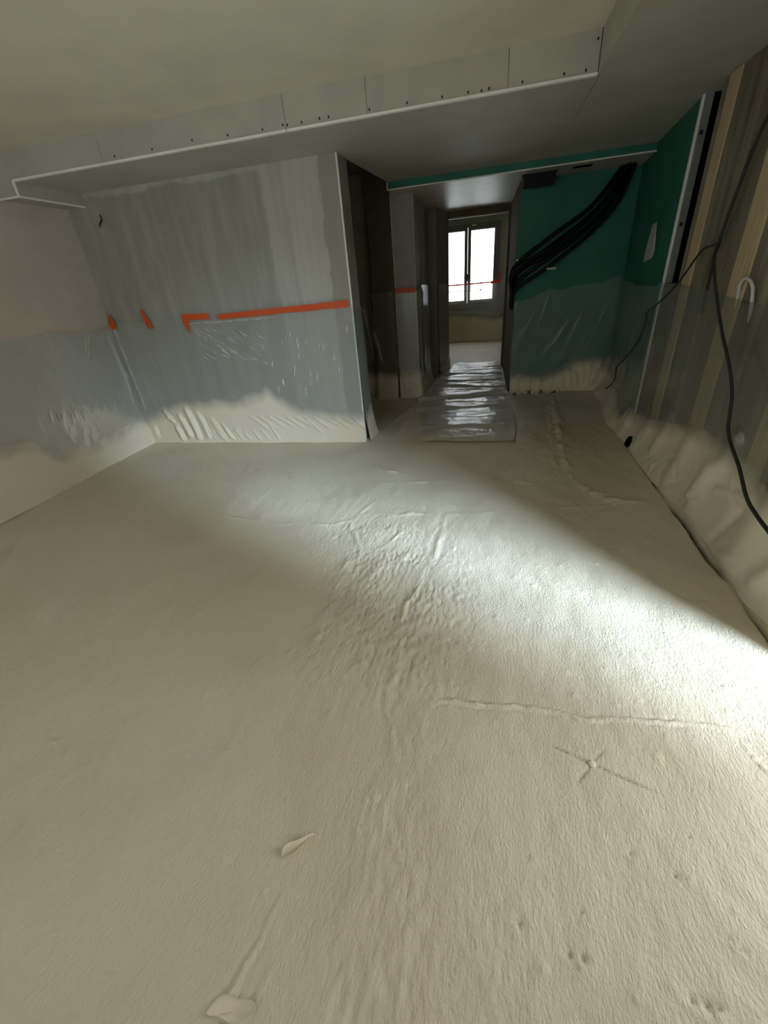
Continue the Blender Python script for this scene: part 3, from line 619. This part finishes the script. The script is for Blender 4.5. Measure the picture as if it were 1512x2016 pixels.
# black tube added to stand for a dark hole at foot of right sheet
tube('dark_hole_tube', [(1.315, 3.86, .065), (1.30, 3.84, .055), (1.275, 3.79, .042)], .032, M['void'], seg=14, sub=4, label='dark hole, shaped as a black tube, at the foot of the right-hand sheet', cat='pipe')
# fixing head at the centre of the drawn cross
bm = bmesh.new(); bmesh.ops.create_uvsphere(bm, u_segments=18, v_segments=10, radius=.013)
for vv in bm.verts: vv.co.z *= .45
me = bpy.data.meshes.new('cap'); bm.to_mesh(me); bm.free(); me.polygons.foreach_set('use_smooth', [True]*len(me.polygons))
o = link('fixing_cap', me, M['cream'], label='small round foam-covered cap at the centre of the cross mark on the floor', cat='cap'); o.location = (.40, .894, floor_z(.40, .894)+.003)
# torn flaps of foam skin
def flap(name, outline, lift, label, seed):
    r = random.Random(seed); n = len(outline); cx_ = sum(p[0] for p in outline)/n; cy_ = sum(p[1] for p in outline)/n
    rings = []; v = []
    for k, s in enumerate((1, .72, .4)):
        for i, (x, y, l) in enumerate(outline):
            X_ = cx_+(x-cx_)*s; Y_ = cy_+(y-cy_)*s; v.append((X_, Y_, floor_z(X_, Y_)+.003+l*lift*(s**2)+r.uniform(0, .002)))
    v.append((cx_, cy_, floor_z(cx_, cy_)+.004)); f = []
    for k in range(2):
        for i in range(n): f.append([k*n+i, k*n+(i+1) % n, (k+1)*n+(i+1) % n, (k+1)*n+i])
    for i in range(n): f.append([2*n+i, 2*n+(i+1) % n, 3*n])
    o = link(name, mesh(name, v, f, True), M['cream'], label=label, cat='foam flap')
    md = o.modifiers.new('thick', 'SOLIDIFY'); md.thickness = .003; md.offset = 1
    md = o.modifiers.new('soft', 'SUBSURF'); md.levels = 1; md.render_levels = 2
    return o
flap('foam_flap', [(-.578, .150, .6), (-.566, .178, .9), (-.550, .200, .2), (-.52, .192, 0), (-.485, .200, 0), (-.466, .196, .6), (-.455, .178, 1), (-.470, .166, .6), (-.485, .158, .4), (-.505, .155, .9), (-.53, .158, 1), (-.552, .160, .3)], .010,
     'torn lifted flap of foam skin nearest the bottom edge of the photo', 2)
flap('foam_flap', [(-.531, .468, .2), (-.530, .495, .9), (-.512, .508, .7), (-.490, .516, .5), (-.462, .536, .7), (-.445, .545, .4), (-.452, .532, .3), (-.472, .508, .8), (-.485, .482, 1), (-.508, .474, .6)], .016,
     'small torn curl of foam skin lying mid floor, left of centre', 3)
# foam crumbs by the green wall
for i in range(11):
    bm = bmesh.new(); bmesh.ops.create_icosphere(bm, subdivisions=2, radius=1)
    sx, sy, sz = rr.uniform(.014, .03), rr.uniform(.014, .025), rr.uniform(.012, .03)
    for q in bm.verts: k = 1+.35*(rr.random()-.5); q.co = Vector((q.co.x*sx*k, q.co.y*sy*k, q.co.z*sz*k))
    me = bpy.data.meshes.new('crumb'); bm.to_mesh(me); bm.free()
    x = .46+.052*i+rr.uniform(-.02, .02); y = 5.78+rr.uniform(-.04, .04)
    o = link('foam_crumb', me, M['cream'] if i % 3 else M['dark'], label='small lump of debris at the foot of the green end wall', cat='crumb', group='debris lumps below the green end wall')
    o.location = (x, y, floor_z(x, y)+sz*.8)

# ------------------------------------------------------------------ outside
box('ground', -30, 40, -30, 60, -.6, -.5, M['outside'], kind='structure')
bal = empty('balcony', (0, 0, 0), label='pale balcony with a low rail seen faintly through the far window', cat='balcony')
box('slab', -3, 3, 11.7, 13.4, -.05, .02, M['outside'], bal)
box('rail', -3, 3, 13.34, 13.38, 1.02, 1.05, M['rear'], bal)
box('kerb', -3, 3, 13.3, 13.42, 0, .12, M['outside'], bal)
box('rail', -3, 3, 13.32, 13.40, 1.34, 1.38, M['rear'], bal)
for x in np.arange(-2.8, 3, .9): box('post', x, x+.04, 13.34, 13.38, .12, 1.34, M['rear'], bal)
